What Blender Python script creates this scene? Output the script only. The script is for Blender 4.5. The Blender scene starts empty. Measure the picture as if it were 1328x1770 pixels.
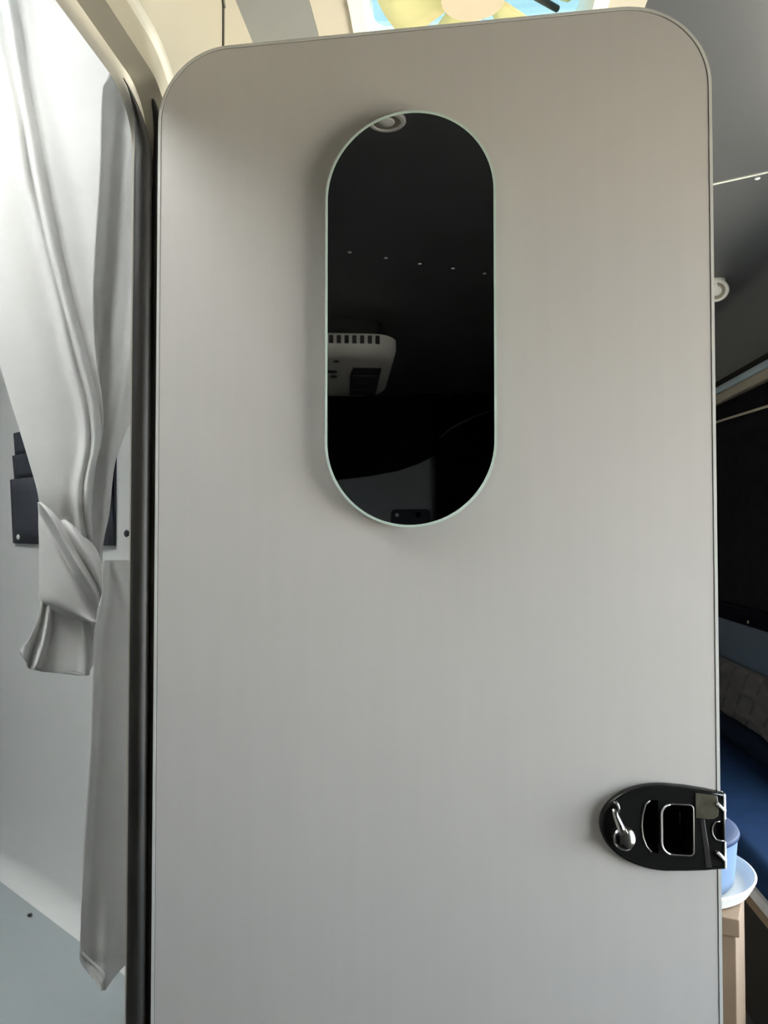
import bpy, bmesh, math, random
from mathutils import Vector, Matrix
from mathutils.geometry import tessellate_polygon
random.seed(7)
PI = math.pi
R = math.radians
SC = bpy.context.scene
COL = SC.collection

# ------------------------------------------------------------------ camera
CAM_H, PITCH, YAW, FPX = 1.30, R(1.6), R(5.0), 1330.0
cd = bpy.data.cameras.new('camera')
cd.sensor_fit = 'HORIZONTAL'
cd.sensor_width = 36.0
cd.lens = FPX / 1328.0 * 36.0
cd.clip_start = 0.02
cam = bpy.data.objects.new('camera', cd)
COL.objects.link(cam)
cam.location = (0, 0, CAM_H)
cam.rotation_euler = (R(90) + PITCH, 0, YAW)
SC.camera = cam

# ------------------------------------------------------------------ world, sun, exposure
w = bpy.data.worlds.new('sky')
SC.world = w
w.use_nodes = True
bg = w.node_tree.nodes['Background']
bg.inputs[0].default_value = (0.80, 0.91, 1.0, 1)
bg.inputs[1].default_value = 6.0
sd = bpy.data.lights.new('sun', 'SUN')
sd.energy = 24.0
sd.angle = R(0.6)
sd.color = (1.0, 0.93, 0.80)
sun = bpy.data.objects.new('sun', sd)
COL.objects.link(sun)
sun_dir = Vector((0.10, 0.50, -1.55)).normalized()          # the way the light travels
sun.rotation_euler = sun_dir.to_track_quat('-Z', 'Y').to_euler()
sun.location = (0, 0, 6)
SC.view_settings.view_transform = 'Standard'
SC.view_settings.look = 'None'
SC.view_settings.gamma = 1.0
SC.view_settings.use_curve_mapping = False
SC.view_settings.exposure = 1.52

# ------------------------------------------------------------------ materials
MATS = {}
def mat(name, col, rough=0.5, metal=0.0, var=0.06, scale=6.0, bump=0.0, bscale=200.0, spec=0.5,
        stretch=(1, 1, 1), trans=0.0, coat=0.0, sheen=0.0, transl=0.0):
    if name in MATS:
        return MATS[name]
    m = bpy.data.materials.new(name)
    m.use_nodes = True
    nt = m.node_tree
    b = nt.nodes['Principled BSDF']
    tc = nt.nodes.new('ShaderNodeTexCoord')
    mp = nt.nodes.new('ShaderNodeMapping')
    mp.inputs['Scale'].default_value = stretch
    nt.links.new(tc.outputs['Object'], mp.inputs[0])
    n = nt.nodes.new('ShaderNodeTexNoise')
    n.inputs['Scale'].default_value = scale
    n.inputs['Detail'].default_value = 4
    nt.links.new(mp.outputs[0], n.inputs['Vector'])
    cr = nt.nodes.new('ShaderNodeValToRGB')
    cr.color_ramp.elements[0].position = 0.3
    cr.color_ramp.elements[1].position = 0.7
    cr.color_ramp.elements[0].color = [max(0, c * (1 - var)) for c in col] + [1]
    cr.color_ramp.elements[1].color = [min(1, c * (1 + var)) for c in col] + [1]
    nt.links.new(n.outputs[0], cr.inputs[0])
    nt.links.new(cr.outputs[0], b.inputs['Base Color'])
    b.inputs['Roughness'].default_value = rough
    b.inputs['Metallic'].default_value = metal
    b.inputs['Specular IOR Level'].default_value = spec
    b.inputs['Transmission Weight'].default_value = trans
    b.inputs['Coat Weight'].default_value = coat
    b.inputs['Sheen Weight'].default_value = sheen
    if bump:
        n2 = nt.nodes.new('ShaderNodeTexNoise')
        n2.inputs['Scale'].default_value = bscale
        n2.inputs['Detail'].default_value = 2
        nt.links.new(mp.outputs[0], n2.inputs['Vector'])
        bp = nt.nodes.new('ShaderNodeBump')
        bp.inputs['Strength'].default_value = bump
        bp.inputs['Distance'].default_value = 0.001
        nt.links.new(n2.outputs[0], bp.inputs['Height'])
        nt.links.new(bp.outputs[0], b.inputs['Normal'])
    if transl:
        out = nt.nodes['Material Output']
        tr = nt.nodes.new('ShaderNodeBsdfTranslucent')
        nt.links.new(cr.outputs[0], tr.inputs[0])
        mx = nt.nodes.new('ShaderNodeMixShader')
        mx.inputs[0].default_value = transl
        nt.links.new(b.outputs[0], mx.inputs[1])
        nt.links.new(tr.outputs[0], mx.inputs[2])
        nt.links.new(mx.outputs[0], out.inputs[0])
    MATS[name] = m
    return m

def cloth_mat(name, col, transl=0.25, wave=900.0):
    m = mat(name, col, rough=0.9, var=0.03, scale=14, transl=transl, spec=0.15, sheen=0.2)
    nt = m.node_tree
    b = nt.nodes['Principled BSDF']
    tc = nt.nodes['Texture Coordinate']
    wv = nt.nodes.new('ShaderNodeTexWave')
    wv.bands_direction = 'DIAGONAL'
    wv.inputs['Scale'].default_value = wave
    bp = nt.nodes.new('ShaderNodeBump')
    bp.inputs['Strength'].default_value = 0.25
    bp.inputs['Distance'].default_value = 0.0006
    nt.links.new(tc.outputs['Object'], wv.inputs['Vector'])
    nt.links.new(wv.outputs[1], bp.inputs['Height'])
    nt.links.new(bp.outputs[0], b.inputs['Normal'])
    return m

def mirror_mat():
    m = bpy.data.materials.new('smoky_mirror_glass')
    m.use_nodes = True
    nt = m.node_tree
    nt.nodes.clear()
    o = nt.nodes.new('ShaderNodeOutputMaterial')
    g = nt.nodes.new('ShaderNodeBsdfGlossy')
    tc = nt.nodes.new('ShaderNodeTexCoord')
    n = nt.nodes.new('ShaderNodeTexNoise')
    n.inputs['Scale'].default_value = 3
    cr = nt.nodes.new('ShaderNodeValToRGB')
    cr.color_ramp.elements[0].color = (0.20, 0.205, 0.21, 1)
    cr.color_ramp.elements[1].color = (0.21, 0.215, 0.22, 1)
    nt.links.new(tc.outputs['Object'], n.inputs[0])
    nt.links.new(n.outputs[0], cr.inputs[0])
    nt.links.new(cr.outputs[0], g.inputs[0])
    g.inputs['Roughness'].default_value = 0.012
    nt.links.new(g.outputs[0], o.inputs[0])
    return m

def tint_mat(name, col, mixgloss=0.08):
    m = bpy.data.materials.new(name)
    m.use_nodes = True
    nt = m.node_tree
    nt.nodes.clear()
    o = nt.nodes.new('ShaderNodeOutputMaterial')
    t = nt.nodes.new('ShaderNodeBsdfTransparent')
    g = nt.nodes.new('ShaderNodeBsdfGlossy')
    g.inputs['Roughness'].default_value = 0.1
    tc = nt.nodes.new('ShaderNodeTexCoord')
    n = nt.nodes.new('ShaderNodeTexNoise')
    n.inputs['Scale'].default_value = 5
    cr = nt.nodes.new('ShaderNodeValToRGB')
    cr.color_ramp.elements[0].color = [c * 0.9 for c in col] + [1]
    cr.color_ramp.elements[1].color = list(col) + [1]
    mx = nt.nodes.new('ShaderNodeMixShader')
    mx.inputs[0].default_value = mixgloss
    nt.links.new(tc.outputs['Object'], n.inputs[0])
    nt.links.new(n.outputs[0], cr.inputs[0])
    nt.links.new(cr.outputs[0], t.inputs[0])
    nt.links.new(t.outputs[0], mx.inputs[1])
    nt.links.new(g.outputs[0], mx.inputs[2])
    nt.links.new(mx.outputs[0], o.inputs[0])
    return m

# ------------------------------------------------------------------ helpers
WM = {}                                   # world matrix of everything built
def tag(o, label=None, cat=None, group=None, kind=None):
    if label: o['label'] = label
    if cat: o['category'] = cat
    if group: o['group'] = group
    if kind: o['kind'] = kind
    return o

def empty(name, loc, rz=0.0, label=None, cat=None, group=None, kind=None):
    o = bpy.data.objects.new(name, None)
    o.empty_display_size = 0.05
    COL.objects.link(o)
    o.location = loc
    o.rotation_euler = (0, 0, rz)
    WM[o] = Matrix.Translation(loc) @ Matrix.Rotation(rz, 4, 'Z')
    return tag(o, label, cat, group, kind)

def mesh(name, vs, fs, m, parent=None, smooth=False, frame=None, bevel=0.0, solid=0.0, seg=2, auto=None):
    """vs are given in `frame` (world when None); stored in the parent's space."""
    T = frame if frame is not None else Matrix.Identity(4)
    if parent is not None:
        T = WM[parent].inverted() @ T
    org = Vector((0, 0, 0))
    pts = [T @ Vector(v) for v in vs]
    # own origin at the middle of the piece's base
    lo = [min(p[i] for p in pts) for i in range(3)]
    hi = [max(p[i] for p in pts) for i in range(3)]
    org = Vector(((lo[0] + hi[0]) / 2, (lo[1] + hi[1]) / 2, lo[2]))
    me = bpy.data.meshes.new(name)
    me.from_pydata([p - org for p in pts], [], fs)
    bm = bmesh.new()
    bm.from_mesh(me)
    bmesh.ops.remove_doubles(bm, verts=bm.verts, dist=1e-6)
    bmesh.ops.recalc_face_normals(bm, faces=bm.faces)
    bm.to_mesh(me)
    bm.free()
    me.materials.append(m)
    o = bpy.data.objects.new(name, me)
    COL.objects.link(o)
    o.location = org
    if parent is not None:
        o.parent = parent
        WM[o] = WM[parent] @ Matrix.Translation(org)
    else:
        WM[o] = Matrix.Translation(org)
    if smooth:
        for p in me.polygons: p.use_smooth = True
    if auto is not None:
        for p in me.polygons: p.use_smooth = True
        me.set_sharp_from_angle(angle=R(auto))
    if solid:
        s = o.modifiers.new('solid', 'SOLIDIFY'); s.thickness = solid; s.offset = 0
    if bevel:
        b = o.modifiers.new('bevel', 'BEVEL'); b.width = bevel; b.segments = seg
        b.limit_method = 'ANGLE'; b.angle_limit = R(40)
    return o

def box(name, lo, hi, m, parent=None, frame=None, bevel=0.002, smooth=False):
    x0, y0, z0 = lo; x1, y1, z1 = hi
    vs = [(x0,y0,z0),(x1,y0,z0),(x1,y1,z0),(x0,y1,z0),(x0,y0,z1),(x1,y0,z1),(x1,y1,z1),(x0,y1,z1)]
    fs = [(0,3,2,1),(4,5,6,7),(0,1,5,4),(1,2,6,5),(2,3,7,6),(3,0,4,7)]
    return mesh(name, vs, fs, m, parent, smooth, frame, bevel)

def prism_data(outer, holes, y0, y1):
    """outline in (x, z); extruded along y"""
    loops = [outer] + list(holes)
    flat = [p for l in loops for p in l]
    n = len(flat)
    vs = [(p[0], y0, p[1]) for p in flat] + [(p[0], y1, p[1]) for p in flat]
    fs = []
    if holes:
        tris = tessellate_polygon([[Vector((p[0], p[1], 0)) for p in l] for l in loops])
        for t in tris:
            fs.append(tuple(t)); fs.append(tuple(i + n for i in reversed(t)))
    else:
        fs.append(tuple(range(n))); fs.append(tuple(range(2 * n - 1, n - 1, -1)))
    k = 0
    for l in loops:
        m_ = len(l)
        for i in range(m_):
            a, b = k + i, k + (i + 1) % m_
            fs.append((a, b, b + n, a + n))
        k += m_
    return vs, fs

def prism(name, outer, holes, y0, y1, m, parent=None, frame=None, bevel=0.0, auto=35, seg=2):
    vs, fs = prism_data(outer, holes, y0, y1)
    return mesh(name, vs, fs, m, parent, False, frame, bevel, auto=auto, seg=seg)

def rrect(x0, x1, z0, z1, rad, n=10):
    """rad: (bl, br, tr, tl)"""
    pts = []
    cs = [(x0 + rad[0], z0 + rad[0], rad[0], PI), (x1 - rad[1], z0 + rad[1], rad[1], 1.5 * PI),
          (x1 - rad[2], z1 - rad[2], rad[2], 0), (x0 + rad[3], z1 - rad[3], rad[3], 0.5 * PI)]
    for cx, cz, r_, a0 in cs:
        if r_ < 1e-5:
            pts.append((cx, cz)); continue
        for i in range(n + 1):
            a = a0 + (PI / 2) * i / n
            pts.append((cx + r_ * math.cos(a), cz + r_ * math.sin(a)))
    return pts

def lathe(name, prof, m, parent=None, frame=None, n=32, auto=40):
    """prof: list of (radius, height) about local z"""
    vs, fs = [], []
    for r_, h in prof:
        for i in range(n):
            a = 2 * PI * i / n
            vs.append((r_ * math.cos(a), r_ * math.sin(a), h))
    for j in range(len(prof) - 1):
        for i in range(n):
            a, b = j * n + i, j * n + (i + 1) % n
            fs.append((a, b, b + n, a + n))
    if prof[0][0] > 1e-5: fs.append(tuple(reversed(range(n))))
    if prof[-1][0] > 1e-5: fs.append(tuple(range((len(prof) - 1) * n, len(prof) * n)))
    return mesh(name, vs, fs, m, parent, False, frame, auto=auto)

def tube(name, pts, r_, m, parent=None, frame=None, closed=False, n=8):
    pts = [Vector(p) for p in pts]
    N = len(pts)
    vs, fs = [], []
    prev = None
    for i, p in enumerate(pts):
        a = pts[(i - 1) % N] if (closed or i > 0) else p
        b = pts[(i + 1) % N] if (closed or i < N - 1) else p
        t = (b - a).normalized()
        if prev is None:
            u = t.orthogonal().normalized()
        else:
            u = (prev - t * prev.dot(t)).normalized()
        prev = u
        v = t.cross(u)
        rr = r_[i] if isinstance(r_, (list, tuple)) else r_
        for k in range(n):
            an = 2 * PI * k / n
            vs.append(p + (u * math.cos(an) + v * math.sin(an)) * rr)
    for i in range(N if closed else N - 1):
        j = (i + 1) % N
        for k in range(n):
            fs.append((i * n + k, i * n + (k + 1) % n, j * n + (k + 1) % n, j * n + k))
    if not closed:
        fs.append(tuple(reversed(range(n)))); fs.append(tuple((N - 1) * n + k for k in range(n)))
    return mesh(name, vs, fs, m, parent, True, frame)

def grid(name, fn, nu, nv, m, parent=None, frame=None, solid=0.0, smooth=True):
    vs = [fn(i / nu, j / nv) for j in range(nv + 1) for i in range(nu + 1)]
    fs = [(j*(nu+1)+i, j*(nu+1)+i+1, (j+1)*(nu+1)+i+1, (j+1)*(nu+1)+i) for j in range(nv) for i in range(nu)]
    return mesh(name, vs, fs, m, parent, smooth, frame, solid=solid)

def copy_tree(o, parent=None):
    c = o.copy(); COL.objects.link(c); c.parent = parent
    for ch in list(o.children): copy_tree(ch, c)
    return c

def smoothstep(a, b, x):
    t = max(0, min(1, (x - a) / (b - a))); return t * t * (3 - 2 * t)

def spline(tab, y):
    """monotone table [(key, v1, v2...)] -> interpolated tuple (Catmull-Rom)"""
    if y <= tab[0][0]: return tab[0][1:]
    if y >= tab[-1][0]: return tab[-1][1:]
    for i in range(len(tab) - 1):
        if tab[i][0] <= y <= tab[i + 1][0]:
            break
    p0, p1, p2, p3 = tab[max(i - 1, 0)], tab[i], tab[i + 1], tab[min(i + 2, len(tab) - 1)]
    t = (y - p1[0]) / (p2[0] - p1[0])
    out = []
    for k in range(1, len(p1)):
        h = p2[0] - p1[0]
        m1 = (p2[k] - p0[k]) / max(1e-6, p2[0] - p0[0]) * h
        m2 = (p3[k] - p1[k]) / max(1e-6, p3[0] - p1[0]) * h
        t2, t3 = t * t, t * t * t
        out.append((2*t3-3*t2+1)*p1[k] + (t3-2*t2+t)*m1 + (-2*t3+3*t2)*p2[k] + (t3-t2)*m2)
    return tuple(out)

_f0 = Vector((-math.sin(YAW), math.cos(YAW), 0)); _r = Vector((math.cos(YAW), math.sin(YAW), 0))
_f = _f0 * math.cos(PITCH) + Vector((0, 0, 1)) * math.sin(PITCH)
_u = Vector((0, 0, 1)) * math.cos(PITCH) - _f0 * math.sin(PITCH)
def at(x, y, d):
    """survey point: photograph position plus measured distance -> room metres"""
    return Vector((0, 0, CAM_H)) + (_f + _r * ((x - 664) / FPX) - _u * ((y - 885) / FPX)) * d

# ------------------------------------------------------------------ palette
m_door = mat('silver_grey_laminate', (0.575, 0.545, 0.520), rough=0.38, var=0.012, scale=9, stretch=(8, 8, 0.4), spec=0.5, bump=0.04, bscale=600)
m_alu = mat('pale_grey_edging', (0.60, 0.60, 0.57), rough=0.4, metal=0.0, var=0.03)
m_line = mat('dark_joint', (0.10, 0.095, 0.085), rough=0.8)
m_black = mat('gloss_black_plastic', (0.012, 0.012, 0.012), rough=0.16, var=0.1, spec=0.5)
m_pit = mat('matt_black_plastic', (0.006, 0.006, 0.006), rough=0.7, spec=0.15)
m_chrome = mat('chrome', (0.80, 0.79, 0.77), rough=0.12, metal=1.0, var=0.02)
m_steel = mat('bright_steel', (0.86, 0.86, 0.84), rough=0.25, metal=0.7, var=0.02)
m_dim = mat('dull_steel', (0.34, 0.335, 0.32), rough=0.3, metal=0.8, var=0.05)
m_smoke = mat('smoky_plastic', (0.085, 0.080, 0.060), rough=0.22, var=0.35, scale=90)
m_glassedge = mat('pale_green_glass_edge', (0.60, 0.72, 0.65), rough=0.25, var=0.08, scale=20)
m_backing = mat('dark_backing', (0.05, 0.05, 0.05), rough=0.7)
m_cream = mat('cream_wall_board', (0.40, 0.37, 0.295), rough=0.55, var=0.03, scale=3, bump=0.05, bscale=300)
m_frp = mat('white_moulded_fibreglass', (0.84, 0.845, 0.84), rough=0.42, var=0.025, scale=2.5)
m_grey2 = mat('mid_grey_wall_board', (0.14, 0.14, 0.137), rough=0.5, var=0.04)  # unseen walls, darkened to cut light bouncing onto the door
m_ledge = mat('shaded_ledge', (0.44, 0.485, 0.50), rough=0.4, var=0.03)  # ledge of the white moulding, its dimmer light put into the colour
m_frame = mat('ivory_frame', (0.60, 0.57, 0.49), rough=0.4, var=0.04)
m_rubber = mat('black_brown_rubber', (0.018, 0.016, 0.013), rough=0.55, var=0.35, scale=30, stretch=(1, 1, 0.25), bump=0.3, bscale=90)
m_white = mat('white_plastic', (0.80, 0.79, 0.75), rough=0.4, var=0.02)
m_ivory = mat('warm_white_plastic', (0.55, 0.51, 0.43), rough=0.45, var=0.03)
m_ceil = mat('charcoal_ceiling_board', (0.088, 0.092, 0.10), rough=0.38, var=0.05, scale=3, spec=0.5)
m_seam = mat('pale_seam_strip', (0.62, 0.63, 0.60), rough=0.5)
m_floor = mat('grey_vinyl_floor', (0.10, 0.095, 0.095), rough=0.5, var=0.15, scale=12)
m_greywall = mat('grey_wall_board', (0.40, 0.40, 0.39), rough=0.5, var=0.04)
m_navy = mat('navy_wall_board', (0.030, 0.050, 0.085), rough=0.5, var=0.06)
m_blind = mat('black_blind_fabric', (0.006, 0.006, 0.008), rough=0.85, spec=0.05, var=0.3, scale=20)
m_sill = mat('black_vinyl', (0.003, 0.003, 0.006), rough=0.9, spec=0.02)
m_taupe = mat('taupe_pelmet', (0.27, 0.24, 0.20), rough=0.5)
m_blualu = mat('blue_grey_metal', (0.40, 0.52, 0.62), rough=0.3, metal=0.5)
m_quilt = mat('quilted_charcoal_fabric', (0.050, 0.047, 0.054), rough=0.6, var=0.1, scale=60)
m_blue = mat('blue_upholstery', (0.009, 0.027, 0.080), rough=0.8, spec=0.1, var=0.08, scale=25, bump=0.1, bscale=500)
m_wood = mat('brown_wood', (0.24, 0.17, 0.115), rough=0.5, var=0.3, scale=8, stretch=(1, 0.1, 1))
m_lilac = mat('pale_edge_board', (0.62, 0.61, 0.66), rough=0.5)
m_darkwood = mat('dark_bench_front', (0.018, 0.014, 0.014), rough=0.6)
m_tub = mat('light_blue_plastic', (0.16, 0.235, 0.36), rough=0.45, var=0.05)
m_tublid = mat('deep_blue_plastic', (0.008, 0.026, 0.090), rough=0.5, spec=0.2, var=0.05)
m_tray = mat('bright_white_plastic', (0.88, 0.88, 0.85), rough=0.35, var=0.02)
m_card = mat('cardboard', (0.27, 0.19, 0.13), rough=0.85, var=0.06, scale=15, bump=0.1, bscale=200)
m_tape = mat('brown_tape', (0.42, 0.33, 0.25), rough=0.4)
m_curtain = cloth_mat('white_waffle_cloth', (0.86, 0.85, 0.835), transl=0.2)
m_org = mat('slate_organiser_fabric', (0.060, 0.066, 0.085), rough=0.8, var=0.1, scale=40, bump=0.2, bscale=500)
m_canvas = mat('black_canvas', (0.006, 0.006, 0.009), rough=0.85, spec=0.05, var=0.2)
m_ground = mat('pale_gravel', (0.46, 0.43, 0.37), rough=0.9, var=0.25, scale=30)
m_acw = mat('white_air_conditioner_plastic', (0.72, 0.70, 0.64), rough=0.4, var=0.02)
m_vent = mat('dark_vent', (0.02, 0.02, 0.02), rough=0.6)
m_blade = mat('translucent_yellow_blade', (0.88, 0.78, 0.50), rough=0.4, transl=0.55, var=0.1)
m_hub = mat('beige_hub', (0.70, 0.60, 0.46), rough=0.5, transl=0.15)
m_mirror = mirror_mat()
m_dome = tint_mat('tinted_dome_acrylic', (0.20, 0.255, 0.26), 0.06)
m_frost = mat('frosted_acrylic', (0.815, 0.825, 0.83), rough=0.5, transl=0.8)

# ------------------------------------------------------------------ setting
ZC = 2.16                                  # ceiling
XR, XL, XP = 1.10, -1.25, -0.34            # right wall, left wall, shower partition face
YB, YF = -3.15, 4.30
def struct(o): o['kind'] = 'structure'; return o

struct(box('floor', (XL - .05, YB - .05, -0.06), (XR + .05, YF + .05, 0), m_floor, bevel=0))
struct(box('ground', (-14, -14, -0.75), (14, 14, -0.62), m_ground, bevel=0))
FR_X = Matrix(((0, 1, 0, 0), (1, 0, 0, 0), (0, 0, 1, 0), (0, 0, 0, 1)))        # outline x -> room y, depth -> room x
FR_Z = Matrix(((1, 0, 0, 0), (0, 0, 1, 0), (0, 1, 0, 0), (0, 0, 0, 1)))        # outline (x,y) laid flat, depth -> z

VX, VY = 0.045, 1.22                       # roof vent middle
hatch = (-1.08, -0.54, 0.30, 0.80)         # added shower roof hatch, unseen
ceil_o = [(XL - .05, YB - .05), (XR + .05, YB - .05), (XR + .05, YF + .05), (XL - .05, YF + .05)]
struct(prism('ceiling', ceil_o, [rrect(VX - .19, VX + .19, VY - .19, VY + .19, (.03,) * 4, 4),
       rrect(hatch[0], hatch[1], hatch[2], hatch[3], (.03,) * 4, 4)], ZC, ZC + 0.04, m_ceil, frame=FR_Z))
# right wall with two unseen openings that shape the daylight
ENT = (-0.08, 1.02, 0.74, 1.56)              # unseen side window, sized to grade the light across the door
ENB = (1.30, 2.42, 0.66, 1.78)               # unseen second window, split off to light the ceiling
struct(prism('wall_right', [(YB, 0), (YF, 0), (YF, ZC), (YB, ZC)],
       [rrect(ENT[0], ENT[1], ENT[2], ENT[3], (.05,) * 4, 6), rrect(ENB[0], ENB[1], ENB[2], ENB[3], (.05,) * 4, 6)], XR, XR + .05, m_greywall, frame=FR_X))
for nm, (ya, yb, za, zb) in (('window_3', ENT), ('window_4', ENB)):
    struct(prism(nm, rrect(ya - .02, yb + .02, za - .02, zb + .02, (.06,) * 4, 6), [rrect(ya, yb, za, zb, (.05,) * 4, 6)], XR - .008, XR, m_pit, frame=FR_X))
struct(box('wall_front', (XL - .05, YF, 0), (XR + .05, YF + .05, ZC), m_greywall, bevel=0))
struct(box('wall_rear', (XL - .05, YB - .05, 0), (XR + .05, YB, ZC), m_greywall, bevel=0))
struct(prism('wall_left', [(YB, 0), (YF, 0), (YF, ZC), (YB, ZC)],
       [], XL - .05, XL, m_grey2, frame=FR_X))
struct(box('floor_shower', (XL, .13, 0), (-.378, 1.1, .03), m_tray, bevel=0))
aw = empty('blocker', (1.76, .6, 2.2), label='pale awning added outside, unseen, to cut the high sky', cat='blocker')  # unseen sheet, added to block steep sky light at the side windows
grid('blocker_sheet', lambda u, v: (1.16 + 1.2 * u, -2.4 + 5.2 * v, 2.16 - .14 * u - .03 * math.sin(PI * v)), 12, 12, mat('blocker_canvas', (.45, .45, .43), .8), aw, solid=.004)
for y in (-2.35, 2.75):
    tube('blocker_leg', [(2.34, y, -.62), (2.34, y, 2.03)], .02, m_alu, aw, n=10)
# shower partition with the door opening
OPY0, OPY1, OPZ0, OPZ1, OPR = 0.35, 0.893, 0.12, 1.822, 0.065
op = rrect(OPY0, OPY1, OPZ0, OPZ1, (.05, .05, OPR, OPR), 12)
struct(prism('wall_partition', [(0.13, 0), (YF, 0), (YF, ZC), (0.13, ZC)],
       [rrect(OPY0 - .006, OPY1 + .006, OPZ0 - .006, OPZ1 + .006, (.05, .05, OPR, OPR), 12)], -0.372, XP, m_cream, frame=FR_X))
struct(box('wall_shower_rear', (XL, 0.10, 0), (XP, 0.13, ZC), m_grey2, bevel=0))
struct(prism('ceiling_shower', [(XL, .13), (-.372, .13), (-.372, 2.0), (XL, 2.0)],
       [rrect(hatch[0], hatch[1], hatch[2], hatch[3], (.03,) * 4, 4)], ZC - .03, ZC, m_frp, frame=FR_Z))
# white lining inside the shower side of the partition
struct(prism('wall_shower_lining', [(0.13, 0), (1.30, 0), (1.30, ZC - .03), (0.13, ZC - .03)],
       [rrect(OPY0 - .006, OPY1 + .006, OPZ0 - .006, OPZ1 + .006, (.05, .05, OPR, OPR), 12)], -0.378, -0.372, m_frp, frame=FR_X))
# angled moulded wall of the shower with its ledge
A0 = Vector((-0.632, 1.284, 0.0)); T = Vector((0.7948, -0.6069, 0.0)); Nn = Vector((-0.6069, -0.7948, 0.0))
prof = [(0, ZC - .03), (0, 1.4), (0, .75)]
for i in range(9):
    a = PI / 2 * i / 8
    prof.append((0.035 * (1 - math.cos(a)), 0.675 - 0.035 * math.sin(a)))
prof += [(0.16, 0.638), (0.30, 0.634)]
for i in range(1, 6):
    a = PI / 2 * i / 5
    prof.append((0.30 + 0.04 * math.sin(a), 0.594 + 0.04 * math.cos(a)))
prof += [(0.345, 0.3), (0.345, 0.0)]
vs, fs = [], []
ss = [-0.78, -0.5, -0.3, -0.1, 0.1, 0.22, 0.32]
for s in ss:
    for dn_, zz in prof:
        # the ledge dies away towards the doorway
        q = A0 + T * s + Nn * dn_
        q.x = min(max(q.x, XL + .001), -0.3785)
        vs.append((q.x, max(q.y, .14), zz))
K = len(prof)
JL = 11                                    # the wall ends where the coving meets the ledge
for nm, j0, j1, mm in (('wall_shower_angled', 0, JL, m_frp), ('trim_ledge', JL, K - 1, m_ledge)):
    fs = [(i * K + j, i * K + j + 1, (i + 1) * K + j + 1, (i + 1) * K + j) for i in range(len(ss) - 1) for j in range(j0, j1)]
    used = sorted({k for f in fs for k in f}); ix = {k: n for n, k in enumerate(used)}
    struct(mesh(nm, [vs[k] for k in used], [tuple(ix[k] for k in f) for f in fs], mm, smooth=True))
screw_m = lathe('ledge_screw', [(0.004, 0), (0.004, 0.002), (0.002, 0.003)], m_vent, frame=Matrix.Translation(A0 + T * -.075 + Nn * .055 + Vector((0, 0, .6425))), n=10)
tag(screw_m, 'small dark screw head on the white shower ledge', 'screw')
# unseen hatch over the shower, added to light the curtain
ht = empty('light_hatch', (-.79, .51, ZC), label='unseen frosted roof hatch added over the shower to light the curtain', cat='roof hatch')
prism('frame', rrect(hatch[0] - .03, hatch[1] + .03, hatch[2] - .03, hatch[3] + .03, (.04,) * 4, 5), [rrect(hatch[0] + .005, hatch[1] - .005, hatch[2] + .005, hatch[3] - .005, (.03,) * 4, 5)], ZC - .04, ZC - .03, m_white, ht, FR_Z)
prism('lid', rrect(hatch[0] - .02, hatch[1] + .02, hatch[2] - .02, hatch[3] + .02, (.04,) * 4, 5), [], ZC + .05, ZC + .056, m_frost, ht, FR_Z)

# cornice between partition and ceiling, panel joint
struct(prism('trim_cornice', [(XP, ZC - .012), (XP + .1165, ZC - .012), (XP + .1165, ZC), (XP, ZC)], [], .95, YF, mat('pale_grey_board', (.24, .245, .25), .5), auto=None))
struct(box('trim_joint', (XP, 1.1055, 0.1), (XP + .0025, 1.1105, ZC - .012), m_line, bevel=0))
tube_pts = [(XP + .003, 1.108, 2.088), (XP + .003, 1.095, 2.103), (XP + .003, 1.075, 2.13), (XP + .003, 1.06, 2.146)]
struct(tube('trim_cable', tube_pts, 0.0018, m_line))

# right-hand cove between ceiling and wall
cv = []
for i in range(13):
    a = PI / 2 * i / 12
    cv.append((0.985 + 0.115 * math.sin(a), 1.90 + 0.26 * math.cos(a)))
cv.append((XR, ZC))
struct(prism('trim_cove', cv, [], 1.30, YF, m_ceil, auto=40))

# ceiling seam strips
def strip(name, p, q, wd, m):
    p, q = Vector(p), Vector(q); d = (q - p).normalized(); n = Vector((-d.y, d.x)) * wd / 2
    o = [(p + n), (q + n), (q - n), (p - n)]
    return struct(prism(name, [(v.x, v.y) for v in o], [], ZC - .0025, ZC, m, frame=FR_Z, auto=None))
strip('trim_1', (-0.20, 2.363), (0.985, 1.758), 0.009, m_seam)

# ------------------------------------------------------------------ door frame (swept section round the opening)
fr = empty('trim_2', (XP, .62, OPZ0), kind='structure')
sec = [(-.385, 0), (-.376, 0), (-.370, .003), (-.367, .010), (-.366, .014), (-.362, .016), (-.3615, .022), (-.352, .024),
       (-.3495, .030), (-.3405, .040), (-.3365, .043), (-.3345, .047), (-.3345, .052), (-.341, .054)]
def ring(off):
    return rrect(OPY0 - off, OPY1 + off, OPZ0 - off, OPZ1 + off, (.05 + off, .05 + off, OPR + off, OPR + off), 12)
rings = [ring(o_) for _, o_ in sec]
n_ = len(rings[0])
vs = [(sec[k][0], p[0], p[1]) for k in range(len(sec)) for p in rings[k]]
fs = [(k*n_+i, k*n_+(i+1) % n_, (k+1)*n_+(i+1) % n_, (k+1)*n_+i) for k in range(len(sec)-1) for i in range(n_)]
mesh('frame', vs, fs, m_frame, fr, auto=50)
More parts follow.
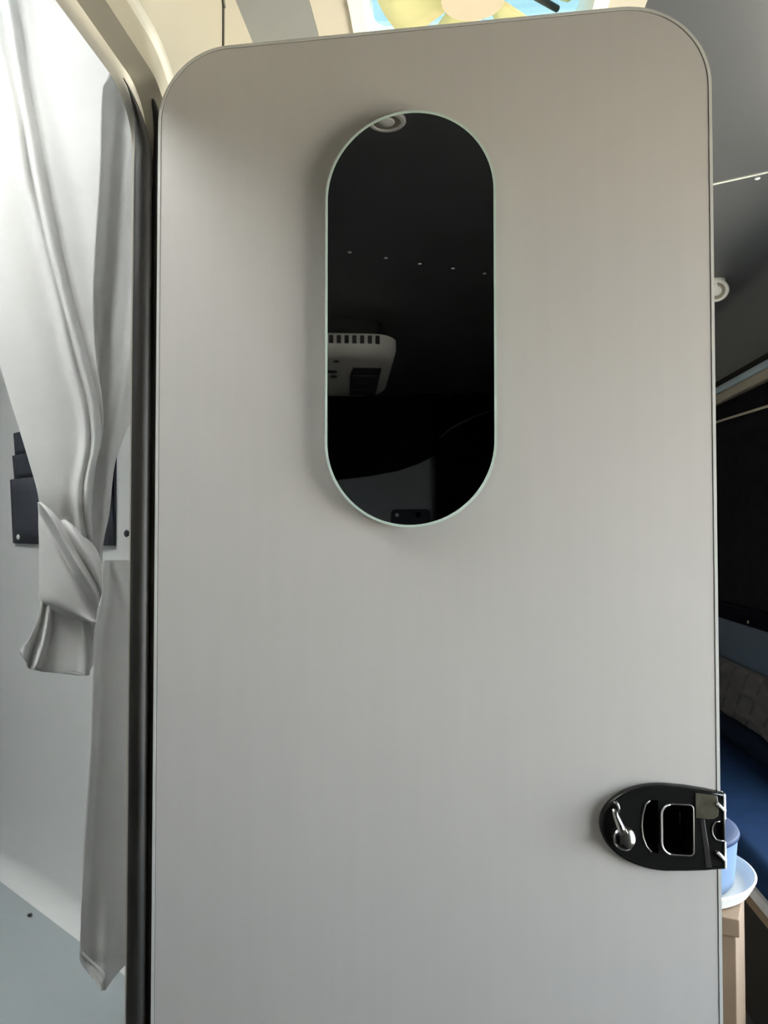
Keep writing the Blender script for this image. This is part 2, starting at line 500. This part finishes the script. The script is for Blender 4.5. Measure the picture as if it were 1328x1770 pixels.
# rubber seal down the hinge side: a ribbed bulb lying in the frame channel
def seal_path(off, zlo):
    pts = []
    cy, cz, rr = OPY1 - OPR, OPZ1 - OPR, OPR + off
    pts.append((OPY1 + off, zlo))
    zz = zlo
    while zz + .05 < cz:
        zz += .05; pts.append((OPY1 + off, zz))
    for i in range(0, 9):
        a = R(86) * i / 8
        pts.append((cy + rr * math.cos(a), cz + rr * math.sin(a)))
    return pts
for nm, xx, off, rad in (('seal', -.3705, -.004, .0105), ('seal', -.352, .012, .0125)):
    pts = [(xx, a, b) for a, b in seal_path(off, OPZ0 + .05)]
    rads = [rad] * len(pts)
    for i in range(9): rads[-1 - i] = rad * (0.06 + 0.94 * smoothstep(0, 9, i))  # long taper imitates shade fading out round the top corner
    tube(nm, pts, rads, m_rubber, fr, n=10)

# ------------------------------------------------------------------ the grey door
DO = Vector((-0.3318, 0.8392, 0.0)); DR = R(-3.5)
DZ0, DZ1, DW, DT = 0.06, 1.850, 0.600, 0.026
door = empty('door_1', (DO.x, DO.y, 0), DR, label='silver grey laminate door with rounded corners standing open across the aisle', kind='structure')
DF = WM[door]
latch_hole = rrect(.520, .5745, .9785, 1.0340, (.006,) * 4, 4)
def rr_(off): return rrect(off, DW - off, DZ0 + off, DZ1 - off, (.08 - off, .08 - off, .09 - off, .082 - off), 20)
prism('panel', rr_(.0040), [latch_hole], 0, DT, m_door, door, DF)
prism('joint', rr_(.0030), [rr_(.0040)], .0002, DT - .001, mat('edge_joint', (.24, .225, .205), .7), door, DF)
prism('edge_trim', rr_(0), [rr_(.0030)], -.0006, DT + .001, m_alu, door, DF)
for hz in (0.35, 0.95, 1.62):
    h = lathe('hinge', [(.006, 0), (.0065, .002), (.0065, .068), (.006, .07)], m_rubber, door, DF @ Matrix.Translation((-.002, DT + .008, hz)), n=14)

# latch set
def ell(cx, cz, a, b, t0, t1, n): return [(cx + a * math.cos(t0 + (t1 - t0) * i / n), cz + b * math.sin(t0 + (t1 - t0) * i / n)) for i in range(n + 1)]
lp = [(.6022, .9692), (.6022, 1.0414), (.585, 1.0442), (.565, 1.0466)]
lp += ell(.545, 1.0055, .062, .0420, PI * .5, PI * 1.5, 30)
lp += [(.565, .9648), (.585, .9668)]
slot = [(.5390, 1.0330)] + [(.531, 1.0325), (.527, 1.0285)] + [(.5240, 1.018), (.5230, 1.0065), (.5243, .995), (.5275, .9865), (.5320, .9815), (.5390, .9800)]
pocket = rrect(.5425, .5725, .9800, 1.0300, (.011, .004, .004, .011), 6)
notch = [(.5975, 1.0155), (.5935, 1.0145), (.5908, 1.0105), (.5900, 1.0060), (.5908, 1.0015), (.5935, .9975), (.5975, .9965), (.6012, .9965), (.6012, 1.0155)]
prism('latch_plate', lp, [slot, pocket, notch], -.0070, 0.0002, m_black, door, DF, auto=30)
lat = door.children[-1] if False else [o for o in bpy.data.objects if o.name == 'latch_plate'][0]
# bevelled lip round the plate
def lip(off, y): return [(p[0], y, p[1]) for p in off]
def inset(poly, d):
    out = []
    N = len(poly)
    for i in range(N):
        p0, p1, p2 = Vector(poly[i-1]), Vector(poly[i]), Vector(poly[(i+1) % N])
        e1 = (p1 - p0).normalized(); e2 = (p2 - p1).normalized()
        n = (Vector((-e1.y, e1.x)) + Vector((-e2.y, e2.x))).normalized()
        out.append(tuple(p1 + n * d))
    return out
o1 = lp; o2 = inset(lp, .0016); o3 = inset(lp, .0032)
vs = lip(inset(lp, -.0012), -.0002) + lip(inset(lp, -.0010), -.0045) + lip(o1, -.0068) + lip(o2, -.0078) + lip(o3, -.0072)
n_ = len(lp)
fs = [(k*n_+i, k*n_+(i+1) % n_, (k+1)*n_+(i+1) % n_, (k+1)*n_+i) for k in range(4) for i in range(n_)]
mesh('rim', vs, fs, m_black, lat, auto=60, frame=DF)
# recess bowl
bw = [(.5215, .9795), (.5735, .9795), (.5735, 1.0335), (.5215, 1.0335)]
prism('recess', rrect(.5205, .5740, .9790, 1.0335, (.005,) * 4, 3), [rrect(.5220, .5730, .9800, 1.0325, (.005,) * 4, 3)], -.001, .021, m_pit, lat, DF)
box('recess_back', (.5205, .0195, .9790), (.5740, .0215, 1.0335), m_pit, lat, DF, bevel=0)
box('paddle', (.5400, -.0060, .9805), (.5416, .0190, 1.0320), m_pit, lat, DF, bevel=0)
tube('pull_edge', [(p[0], -.0074, p[1]) for p in pocket], .0008, m_dim, lat, DF, closed=True, n=6)
tube('slot_edge', [(p[0], -.0072, p[1]) for p in slot[1:-1]], .0008, m_dim, lat, DF, n=6)
tube('pull_bar', [(.5650, .0150, .9870), (.5650, .0150, 1.0270)], .0014, m_black, lat, DF, n=8)
tube('notch_edge', [(p[0], -.0074, p[1]) for p in notch[:-1]], .0007, m_dim, lat, DF, n=6)
box('notch_back', (.5895, -.0035, .9955), (.6028, .0002, 1.0165), m_pit, lat, DF, bevel=0)
tube('pull_lip', [(p[0] - .0004, -.0078, p[1]) for p in sorted([q for q in pocket if q[0] < .5520], key=lambda q: q[1])], .0010, m_steel, lat, DF, n=6)
# smoky insert at the upper right and brighter face at the bolt side
prism('insert', [(.5745, 1.0175), (.5870, 1.0170), (.5925, 1.0178), (.5960, 1.0205), (.5968, 1.030), (.5950, 1.0405), (.5745, 1.0425)], [], -.0083, -.0066, m_smoke, lat, DF, bevel=.0006)
prism('face_bar', [(.5790, 1.0165), (.5830, 1.0165), (.5895, .9690), (.5840, .9680)], [], -.0074, -.0066, mat('dark_grey_plastic', (.035, .034, .033), .25), lat, DF, bevel=.0004)
for za, zb in ((1.0335, 1.0262), (.9855, .9780)):
    tube('clip', [(.5945, -.0088, za), (.5975, -.0092, (za * .6 + zb * .4)), (.6022, -.0085, zb)], .0016, m_tray, lat, DF, n=8)
for za, zb in ((1.0172, 1.0418), (.9690, .9952)):
    box('strike_edge', (.6012, -.0075, za), (.6034, .004, zb), m_tray, lat, DF, bevel=.0006)
box('strike_edge', (.6026, -.0010, .9950), (.6034, .004, 1.0174), m_chrome, lat, DF, bevel=.0003)
# turn knob: bell with a lever arm
KX, KZ = .5045, .9935
kf = DF @ Matrix.Translation((KX, -.0066, KZ)) @ Matrix.Rotation(R(90), 4, 'X') @ Matrix.Rotation(R(-12), 4, 'X') @ Matrix.Rotation(R(10), 4, 'Y')
knob = lathe('knob', [(.0112, 0), (.0116, .0030), (.0112, .0060), (.0100, .0072), (0.0, .0105)], m_chrome, lat, kf, n=28, auto=25)
tube('lever', [(KX - .0005, -.0125, KZ + .006), (KX - .0035, -.0118, KZ + .014), (KX - .0072, -.0108, KZ + .0230), (KX - .0092, -.0100, KZ + .0300)], [.0052, .0040, .0030, .0020], m_chrome, lat, DF, n=10)
tube('lever_loop', [(KX - .0092 + .0036 * math.cos(a) + .0015, -.0098, KZ + .0300 + .0058 * math.sin(a)) for a in [R(x) for x in range(110, -75, -15)]], .0013, m_chrome, lat, DF, n=8)

# ------------------------------------------------------------------ mirror on the door
MC = (0.2895, 1.5286); MW, MH = 0.1825, 0.4445
def stad(off, n=24):
    rr = MW / 2 - off
    return rrect(MC[0] - MW/2 + off, MC[0] + MW/2 - off, MC[1] - MH/2 + off, MC[1] + MH/2 - off, (rr,) * 4, n)
mir = empty('oval_mirror', tuple(DF @ Vector((MC[0], -.008, MC[1] - MH/2))), DR, label='tall pill-shaped smoky mirror with pale green glass edge on the grey door', cat='mirror')
prism('backing', stad(.012), [], -.0085, -.0003, m_backing, mir, DF)
prism('glass_edge', stad(0), [stad(.0026)], -.0140, -.0085, m_glassedge, mir, DF, auto=40)
prism('glass', stad(.0026), [], -.0138, -.0085, m_mirror, mir, DF, auto=40)

# ------------------------------------------------------------------ roof vent with fan
vt = empty('roof_vent', (VX, VY, ZC), label='square white roof vent with fan blades above the grey door', cat='roof vent')
o_ = .268
def sq(h, r_): return rrect(VX - h, VX + h, VY - h, VY + h, (r_,) * 4, 6)
prism('outer_frame', sq(o_, .04), [sq(.208, .03)], ZC - .012, ZC, m_ivory, vt, FR_Z)
prism('inner_frame', sq(.207, .03), [sq(.183, .025)], ZC - .018, ZC + .002, m_white, vt, FR_Z)
prism('collar', sq(.189, .025), [sq(.183, .025)], ZC + .002, ZC + .085, m_white, vt, FR_Z)
lathe('hub', [(.051, 0), (.052, .004), (.052, .020), (.040, .03)], m_hub, vt, Matrix.Translation((VX - .008, VY + .003, ZC - .002)), n=36)
nb = 8
for k in range(nb):
    a = 2 * PI * k / nb + R(14)
    def bl(u, v, a=a):
        rr = .050 + .125 * v
        an = a + (u - .5) * (R(34) - R(6) * v)
        return (VX + rr * math.cos(an), VY + rr * math.sin(an), ZC + .030 + (u - .5) * .022)
    grid('blade', bl, 4, 4, m_blade, vt, solid=.002)
for an in (40, 130, 220, 310):
    a = R(an)
    tube('brace', [(VX + .05 * math.cos(a), VY + .05 * math.sin(a), ZC + .055), (VX + .185 * math.cos(a), VY + .185 * math.sin(a), ZC + .055)], .006, m_vent, vt, n=8)
def dome(u, v):
    x = (u - .5) * 2; y = (v - .5) * 2
    h = .06 * max(0, 1 - x ** 4) * max(0, 1 - y ** 4)
    return (VX + x * .20, VY + y * .20, ZC + .087 + h)
grid('dome', dome, 16, 16, m_dome, vt, solid=.003)

# ------------------------------------------------------------------ ceiling downlights and screws
def downlight(loc, label, tilt=None):
    e = empty('ceiling_downlight', loc, label=label, cat='light', group='round ceiling downlights')
    fl = Matrix.Translation(loc) @ Matrix.Rotation(PI, 4, 'X')
    if tilt:
        lathe('base', [(.030, 0), (.030, .006), (.024, .012), (.012, .030)], m_white, e, fl, n=28)
        ax = Vector(tilt).normalized()
        fl = Matrix.Translation(Vector(loc) + Vector((0, 0, -.034))) @ ax.to_track_quat('Z', 'X').to_matrix().to_4x4()
    lathe('bezel', [(.0405, 0), (.0410, .003), (.0375, .0065), (.0310, .0070), (.0290, .004)], m_white, e, fl, n=36)
    lathe('reflector', [(.0292, .0035), (.0292, .0045), (.020, .0050), (.0165, .0030)], m_taupe, e, fl, n=32)
    lathe('lens', [(.0165, .002), (.0165, .006), (.010, .0095), (0, .0105)], m_tray, e, fl, n=28)
    return e
downlight((0.898, 2.68, ZC), 'round white ceiling downlight seen just past the door edge', (-.30, -.85, -.75))
downlight((-0.225, 0.060, ZC), 'round ceiling downlight above the camera, mirrored at the top of the mirror')
downlight((-0.79, -1.12, ZC), 'round ceiling downlight beside the air conditioner, seen in the mirror')
def screw(loc, label, group=None):
    fl = Matrix.Translation(loc) @ Matrix.Rotation(PI, 4, 'X')
    o = lathe('ceiling_screw', [(.0065, 0), (.0062, .0015), (.004, .0028), (0, .003)], m_tray, None, fl, n=12)
    tag(o, label, 'screw', group)
screw((0.741, 1.912, ZC), 'pale screw head on the dark ceiling beside the seam strip')
for (x, y), wd in zip(((-.489, -.653), (-.391, -.724), (-.295, -.797), (-.197, -.862), (-.101, -.933)), ('leftmost', 'second from left', 'middle one', 'second from right', 'rightmost')):
    screw((x, y, ZC), wd + ' of the five tiny ceiling screws in a row across the mirror', 'ceiling screws in the mirror')

# ------------------------------------------------------------------ air conditioner (seen in the mirror)
ang = R(-15)
e1 = Vector((math.cos(ang), math.sin(ang), 0)); e2 = Vector((math.sin(ang), -math.cos(ang), 0))
nr = Vector((-.475, -1.36, 0))
AW, AL = .50, .95
acm = Matrix.Translation((nr - e1 * AW)) @ Matrix(((e1.x, e2.x, 0, 0), (e1.y, e2.y, 0, 0), (0, 0, 1, 0), (0, 0, 0, 1)))
ac = empty('air_conditioner', tuple(acm @ Vector((AW/2, AL/2, ZC))), label='white ceiling air conditioner with slotted grille, reflected in the mirror', cat='air conditioner')
lv = [(.05, 2.098, .10), (.012, 2.094, .11), (0.0, 2.086, .12), (0.0, 2.050, .12), (.004, 2.034, .12), (.012, 2.018, .12), (.030, 2.004, .12), (.06, 2.0, .11)]
vs, fs = [], []
for ins, zz, rr in lv:
    for p in rrect(ins, AW - ins, ins, AL - ins * 1.2, (rr,) * 4, 6): vs.append((p[0], p[1], zz))
n_ = len(rrect(0, 1, 0, 1, (.1,) * 4, 6))
fs = [(k*n_+i, k*n_+(i+1) % n_, (k+1)*n_+(i+1) % n_, (k+1)*n_+i) for k in range(len(lv)-1) for i in range(n_)]
fs.append(tuple((len(lv)-1)*n_+i for i in range(n_)))
fs.append(tuple(range(n_)))
mesh('housing', vs, fs, m_acw, ac, auto=35, frame=acm)
prism('neck', rrect(.06, AW - .06, .05, AL - .06, (.08,) * 4, 6), [], 2.096, ZC, m_vent, ac, acm @ FR_Z)
for i in range(12):
    x = .075 + i * .0305
    box('slot', (x, -.004, 2.048), (x + .017, .012, 2.080), m_vent, ac, acm, bevel=.002)
for i in range(4):
    y = .22 + i * .165
    prism('grille', [(AW - .185 + .012 * (i == 0), y), (AW - .055, y), (AW - .055, y + .145), (AW - .185, y + .145)], [], 1.9965, 2.003, m_vent, ac, acm @ FR_Z, auto=None)
for x, y, s in ((.255, .10, .012), (.235, .30, .022), (.24, .40, .016)):
    lathe('button', [(s, 0), (s, .004), (s * .7, .005)], m_vent, ac, acm @ Matrix.Translation((x, y, 2.0)) @ Matrix.Rotation(PI, 4, 'X'), n=16)

# ------------------------------------------------------------------ rear end (seen in the mirror)
cw = empty('canvas_curtain', (-.2, -3.05, 0), label='black canvas curtain and valance at the rear wall, seen in the mirror', cat='curtain')
val = [(-1.249, ZC - .002), (-1.249, 1.62), (-1.178, 1.637), (-.99, 1.656), (-.805, 1.686), (-.678, 1.727), (-.562, 1.782), (-.54, 1.80), (-.54, ZC - .002)]
prism('valance', val, [], -3.06, -3.045, m_canvas, cw, auto=None)
def drape(u, v):
    x = -.562 + 1.0 * u
    return (x, -3.03 + .025 * math.sin(u * 60), .05 + 2.09 * v)
grid('drape', drape, 80, 8, m_canvas, cw, solid=.004)
tube('piping', [(-.533, -2.995, 1.878), (-.47, -2.992, 1.93), (-.408, -2.99, 1.962), (-.31, -2.99, 2.005), (-.214, -2.99, 2.034), (-.127, -2.99, 2.077)], .006, mat('charcoal_piping', (.06, .06, .075), .5), cw, n=8)
sp = empty('switch_panel', (-.74, YB, 1.34), label='small dark switch panel on the rear wall, seen in the mirror', cat='switch panel')
prism('plate', rrect(-.865, -.615, 1.30, 1.452, (.03,) * 4, 5), [], YB, YB + .015, mat('charcoal_plate', (.05, .05, .055), .4), sp)
lathe('lamp', [(.012, 0), (.012, .004), (.006, .007)], m_tray, sp, Matrix.Translation((-.826, YB + .015, 1.416)) @ Matrix.Rotation(R(-90), 4, 'X'), n=14)
lathe('socket', [(.018, 0), (.018, .004), (.012, .006)], m_pit, sp, Matrix.Translation((-.69, YB + .015, 1.416)) @ Matrix.Rotation(R(-90), 4, 'X'), n=14)

# ------------------------------------------------------------------ right wall: window with blind, panels, bench
wn = empty('window_1', (XR, 3.0, 0.96), kind='structure')
Y0, Y1 = 2.47, 4.1
box('pelmet_cap', (XR - .060, Y0, 1.850), (XR, Y1, 1.877), m_blualu, wn, bevel=.006)
box('pelmet', (XR - .055, Y0, 1.814), (XR, Y1, 1.850), m_taupe, wn, bevel=.006)
box('shadow_gap', (XR - .045, Y0, 1.877), (XR, Y1, 1.905), m_pit, wn, bevel=.002)  # black strip standing in for the shade above the pelmet
box('glass', (XR - .008, Y0 + .03, 1.03), (XR - .001, Y1 - .03, 1.812), m_black, wn, bevel=0)
def blind(u, v):
    zz = 1.813 - .785 * v
    k = math.exp(-v * 9)
    return (XR - .028 - .020 * k * abs(math.sin(v * 34)) - .006 * math.sin(v * 9 + u * 2) , Y0 + .02 + (Y1 - Y0 - .04) * u, zz)
grid('blind', blind, 40, 120, m_blind, wn, solid=.002)
tube('blind_rod', [(XR - .062, Y0 + .05, 1.715), (XR - .058, 3.1, 1.738), (XR - .058, Y1 - .1, 1.76)], .005, m_taupe, wn, n=8)
box('lower_rail', (XR - .05, Y0, 1.000), (XR, Y1, 1.030), m_sill, wn, bevel=.005)
box('sill', (XR - .04, Y0, .966), (XR, Y1, 1.000), m_sill, wn, bevel=.005)
for y in (2.87, 3.4): lathe('stud', [(.006, 0), (.005, .003), (0, .004)], m_taupe, wn, Matrix.Translation((XR - .04, y, .983)) @ Matrix.Rotation(R(-90), 4, 'Y'), n=10)
struct(box('trim_3', (XR - .022, Y0, .60), (XR, Y1, .966), m_navy, bevel=.003))

bn = empty('bench', (.91, 2.95, 0), label='blue upholstered bench seat along the right wall behind the door', cat='bench')
BX, BY0, BY1 = .745, 1.72, 4.2
def quilt(u, v):
    y = 2.48 + (BY1 - 2.48 - .05) * u
    zz = .595 + .215 * v
    q = (zz - .12 * y + .010 * math.sin(y * 22)) / .083 + .35
    p = (y * 1.0 + zz * .8) / .13
    a, b = abs(p - round(p)) * 2, abs(q - round(q)) * 2
    ridge = max(math.exp(-(a / .10) ** 2) * .35, math.exp(-(b / .20) ** 2))
    edge = min(1, v / .08, (1 - v) / .08)
    return (XR - .030 - .015 * edge - .020 * ridge * edge, y, zz)
grid('quilted_back', quilt, 420, 40, m_quilt, bn)
bol = []
def bolster(u, v):
    a = -PI * .5 + PI * 1.0 * v
    return (XR - .03 - .05 * max(0, math.cos(a)) , BY0 + .03 + (BY1 - BY0 - .06) * u, .558 + .042 * math.sin(a))
grid('bolster', bolster, 30, 14, mat('dark_navy_fabric', (.004, .008, .020), .85, spec=.05), bn)
def seat(u, v):
    # cross-section: up the front and over to the wall
    t = v
    if t < .3:
        a = PI / 2 * (t / .3)
        x, zz = BX + .035 - .035 * math.cos(a) , .465 + .035 * math.sin(a)
        if t == 0: zz = .43
    else:
        k = (t - .3) / .7
        x, zz = BX + .035 + (XR - .02 - BX - .035) * k, .500 + .012 * math.sin(PI * k)
    y = BY0 + (BY1 - BY0) * u
    ey = min(u, 1 - u) * (BY1 - BY0)
    zz -= .03 * max(0, 1 - ey / .05) ** 2
    return (x, y, zz)
grid('cushion', seat, 60, 30, m_blue, bn)
box('edge_board', (BX - .012, BY0, .402), (XR - .01, BY1, .430), m_lilac, bn, bevel=.003)
box('rail', (BX - .008, BY0 + .01, .372), (BX + .02, BY1, .402), m_wood, bn, bevel=.002)
box('front_panel', (BX + .015, BY0 + .02, .06), (BX + .033, BY1, .372), m_darkwood, bn, bevel=.002)
box('plinth', (BX + .05, BY0 + .05, 0), (BX + .068, BY1, .06), m_navy, bn, bevel=.002)
box('end_panel', (BX + .033, BY0 + .02, .0), (XR - .01, BY0 + .038, .402), m_darkwood, bn, bevel=.002)

# ------------------------------------------------------------------ carton, tray, tub
CZ = .650
ct = empty('cardboard_carton', (.384, 1.535, 0), R(-23), label='tall brown cardboard carton standing behind the door edge', cat='box')
CF = WM[ct]
cx = .155
box('carton_body', (-cx, -.12, 0), (cx - .003, .12, CZ - .028), m_card, ct, CF, bevel=.002)
box('carton_lid', (-cx - .005, -.125, CZ - .030), (cx + .003, .125, CZ), m_card, ct, CF, bevel=.002)
box('tape', (-.03, -.1262, CZ - .20), (.03, -.118, CZ - .001), m_tape, ct, CF, bevel=0)
ty = Matrix.Translation((.41, 1.52, CZ))
tr = lathe('round_tray', [(.0, 0), (.130, 0), (.140, .003), (.148, .018), (.151, .024), (.148, .026), (.142, .021), (.136, .010), (.128, .006), (.0, .006)], m_tray, None, ty, n=64)
tag(tr, 'bright white round tray on top of the cardboard carton', 'tray')
tb = empty('blue_tub', (.41, 1.52, CZ + .0062), label='glossy light blue round tub with darker lid, sitting in the white tray', cat='tub')
tm = Matrix.Translation((.41, 1.52, CZ + .0062))
lathe('tub_body', [(.0, 0), (.108, 0), (.113, .006), (.117, .05), (.120, .086), (.121, .091), (.118, .094)], m_tub, tb, tm, n=64)
lathe('tub_lid', [(.1225, .088), (.1235, .092), (.1215, .097), (.112, .1000), (.05, .103), (0, .104)], m_tublid, tb, tm, n=64)

# ------------------------------------------------------------------ organiser on the angled shower wall
OF = Matrix.Translation(A0) @ Matrix(((T.x, -Nn.x, 0, 0), (T.y, -Nn.y, 0, 0), (0, 0, 1, 0), (0, 0, 0, 1)))   # x along wall, -y towards the room
og = empty('wall_organiser', tuple(OF @ Vector((-.09, 0, 1.28))), label='slate grey fabric pocket organiser on the shower wall behind the curtain', cat='organiser')
box('back_sheet', (-.283, -.004, 1.280), (.106, -.0005, 1.500), m_org, og, OF, bevel=0)
def pocket_fn(z0, z1, bulge, inset_):
    def fn(u, v):
        x = -.283 - inset_ + (.389 + 2 * inset_) * u
        return (x, -.006 - bulge * v * (0.6 + .4 * abs(math.sin(u * PI * 3))) , z0 + (z1 - z0) * v)
    return fn
for z0, z1, b_, i_ in ((1.4545, 1.498, .006, -.001), (1.406, 1.4535, .008, 0.0), (1.281, 1.406, .012, .003)):
    grid('pocket', pocket_fn(z0, z1, b_, i_), 24, 4, m_org, og, OF, solid=.002)
for x in (-.257, .071, -.09):
    lathe('snap', [(.0055, 0), (.0055, .0015), (.0035, .003), (0, .0032)], m_tray, og, OF @ Matrix.Translation((x, -.008, 1.293)) @ Matrix.Rotation(R(90), 4, 'X'), n=14)
hk = empty('robe_hook', tuple(OF @ Vector((.165, 0, 1.295))), label='small grey hook on the shower wall beside the door jamb', cat='hook')
lathe('hook_base', [(.009, 0), (.009, .002), (.006, .004)], m_org, hk, OF @ Matrix.Translation((.165, 0, 1.300)) @ Matrix.Rotation(R(90), 4, 'X'), n=16)
lathe('hook_peg', [(.004, .002), (.004, .012), (.006, .015), (.004, .017)], m_org, hk, OF @ Matrix.Translation((.165, 0, 1.300)) @ Matrix.Rotation(R(90), 4, 'X'), n=16)

# ------------------------------------------------------------------ shower curtain
sc_ = empty('shower_curtain', tuple(at(150, 1710, 1.0)), label='white waffle shower curtain tied in a knot with two hanging tails', cat='curtain')
def sheet(name, rows, folds, nu, nv, d0, solid=.0014, extra=None, m=m_curtain):
    """rows: (y, xl, xr); folds: list of (table[(y,u)], width, amp) where amp<0 comes towards the room"""
    y0, y1 = rows[0][0], rows[-1][0]
    def fn(u, v):
        y = y0 + (y1 - y0) * v
        xl, xr = spline(rows, y)
        x = xl + (xr - xl) * u
        d = d0(u, v) if callable(d0) else d0
        for tab, wd, amp in folds:
            c = spline(tab, y)[0]
            wdv = wd(v) if callable(wd) else wd
            am = amp(v) if callable(amp) else amp
            d += am * math.exp(-((x - c) / wdv) ** 2)
        if extra: d += extra(x, y, u, v)
        return at(x, y, d)
    return grid(name, fn, nu, nv, m, sc_, solid=solid)

# back layer, in shade next to the jamb
sheet('back_layer', [(-260, 60, 330), (0, 120, 300), (110, 160, 275), (300, 150, 262), (520, 140, 258), (640, 140, 250), (700, 140, 236), (790, 150, 201), (840, 150, 193), (890, 140, 188), (940, 130, 178), (1000, 120, 176), (1030, 125, 172)],
      [([(-260, 250), (200, 222), (500, 205), (800, 180), (1030, 160)], 16, -.010),
       ([(-260, 210), (150, 200), (500, 180), (800, 168), (1030, 150)], 12, .006),
       ([(-260, 290), (300, 250), (600, 225), (800, 190), (1030, 165)], 10, -.008)],
      40, 120, lambda u, v: 1.045 + .01 * u)
# front layer, bright, drawn diagonally to the knot
sheet('front_layer', [(-260, -230, 60), (-100, -190, 100), (0, -160, 128), (70, -140, 160), (110, -130, 192), (135, -124, 189), (150, -118, 179), (300, -80, 174), (440, -42, 165), (520, -24, 162), (600, -8, 165), (640, 2, 169), (690, 17, 176), (750, 36, 177), (800, 51, 166), (850, 65, 160), (890, 70, 158), (930, 72, 160), (970, 74, 165), (1010, 80, 168)],
      [([(-260, -50), (0, 12), (150, 36), (300, 64), (420, 88), (520, 112), (620, 140), (690, 158), (760, 164), (860, 150), (1010, 176)], 9, -.014),
       ([(-260, -30), (0, 30), (150, 52), (300, 80), (420, 104), (520, 128), (620, 152), (690, 168), (760, 172), (860, 160), (1010, 186)], 7, .008),
       ([(-260, -90), (0, -20), (180, 22), (300, 42), (420, 72), (520, 98), (620, 122), (690, 140), (760, 149), (860, 136), (1010, 160)], 8, -.011),
       ([(-260, -70), (0, -2), (180, 36), (300, 54), (420, 82), (520, 107), (620, 132), (690, 150), (760, 157), (860, 143), (1010, 168)], 5, .006),
       ([(-260, -200), (0, -80), (300, -10), (520, 30), (700, 75), (950, 130)], 40, -.010),
       ([(-260, 60), (0, 60), (250, 110), (430, 150), (950, 200)], 22, .006)],
      90, 200, lambda u, v: 1.0 + .012 * u * (1 - v) + .045 * smoothstep(.87, 1.0, v))
# the wrap of the knot
sheet('knot', [(868, 66, 70), (885, 67, 92), (905, 67, 122), (940, 68, 160), (980, 67, 178), (1015, 67, 179), (1035, 69, 176), (1048, 82, 172), (1060, 104, 170), (1070, 135, 168), (1076, 160, 168)],
      [([(868, 75), (900, 92), (940, 112), (980, 135), (1020, 162), (1076, 185)], 5, -.010),
       ([(868, 92), (900, 104), (940, 126), (980, 150), (1020, 172), (1076, 190)], 5, .010),
       ([(868, 98), (900, 118), (940, 140), (980, 162), (1020, 178), (1076, 195)], 6, -.008),
       ([(868, 60), (940, 100), (1000, 130), (1076, 175)], 7, .008)],
      50, 60, lambda u, v: .985 + .02 * (2 * u - 1) ** 2 + .012 * v)
# short tail under the knot
sheet('short_tail', [(1030, 74, 176), (1050, 70, 172), (1080, 62, 168), (1105, 50, 166), (1122, 36, 165), (1130, 36, 165), (1145, 46, 164), (1158, 58, 156), (1167, 138, 154)],
      [([(1030, 76), (1070, 66), (1110, 46), (1167, 36)], 5, -.012),
       ([(1030, 84), (1080, 82), (1120, 74), (1158, 60), (1167, 58)], 5, -.014),
       ([(1030, 80), (1080, 72), (1120, 58), (1167, 50)], 5, .010),
       ([(1030, 138), (1100, 145), (1167, 146)], 7, -.008)],
      50, 40, 1.022)
# long tail in front of the wall
sheet('long_tail', [(968, 182, 262), (975, 176, 262), (1000, 177, 260), (1030, 176, 258), (1060, 168, 258), (1100, 163, 257), (1180, 160, 256), (1300, 155, 255), (1400, 148, 254), (1500, 143, 253), (1600, 140, 252), (1640, 138, 250), (1660, 139, 226), (1672, 146, 212), (1690, 160, 196), (1712, 176, 181)],
      [([(968, 180), (1100, 165), (1300, 158), (1500, 146), (1640, 141), (1712, 174)], 7, -.012),
       ([(968, 230), (1100, 245), (1712, 260)], 22, .006),
       ([(968, 195), (1060, 225), (1150, 255), (1712, 300)], 8, -.006),
       ([(968, 180), (1712, 180)], 12, lambda v: -.016 * smoothstep(.72, .98, v))],
      50, 140, lambda u, v: 1.0 + .035 * u)
def hem(u, v):
    y = 1640 + 40 * v
    return at(140 + 44 * u + 0, 1642 + 42 * u + 7 * v, .990 - .012 * u)
grid('hem', hem, 10, 3, m_curtain, sc_, solid=.001)
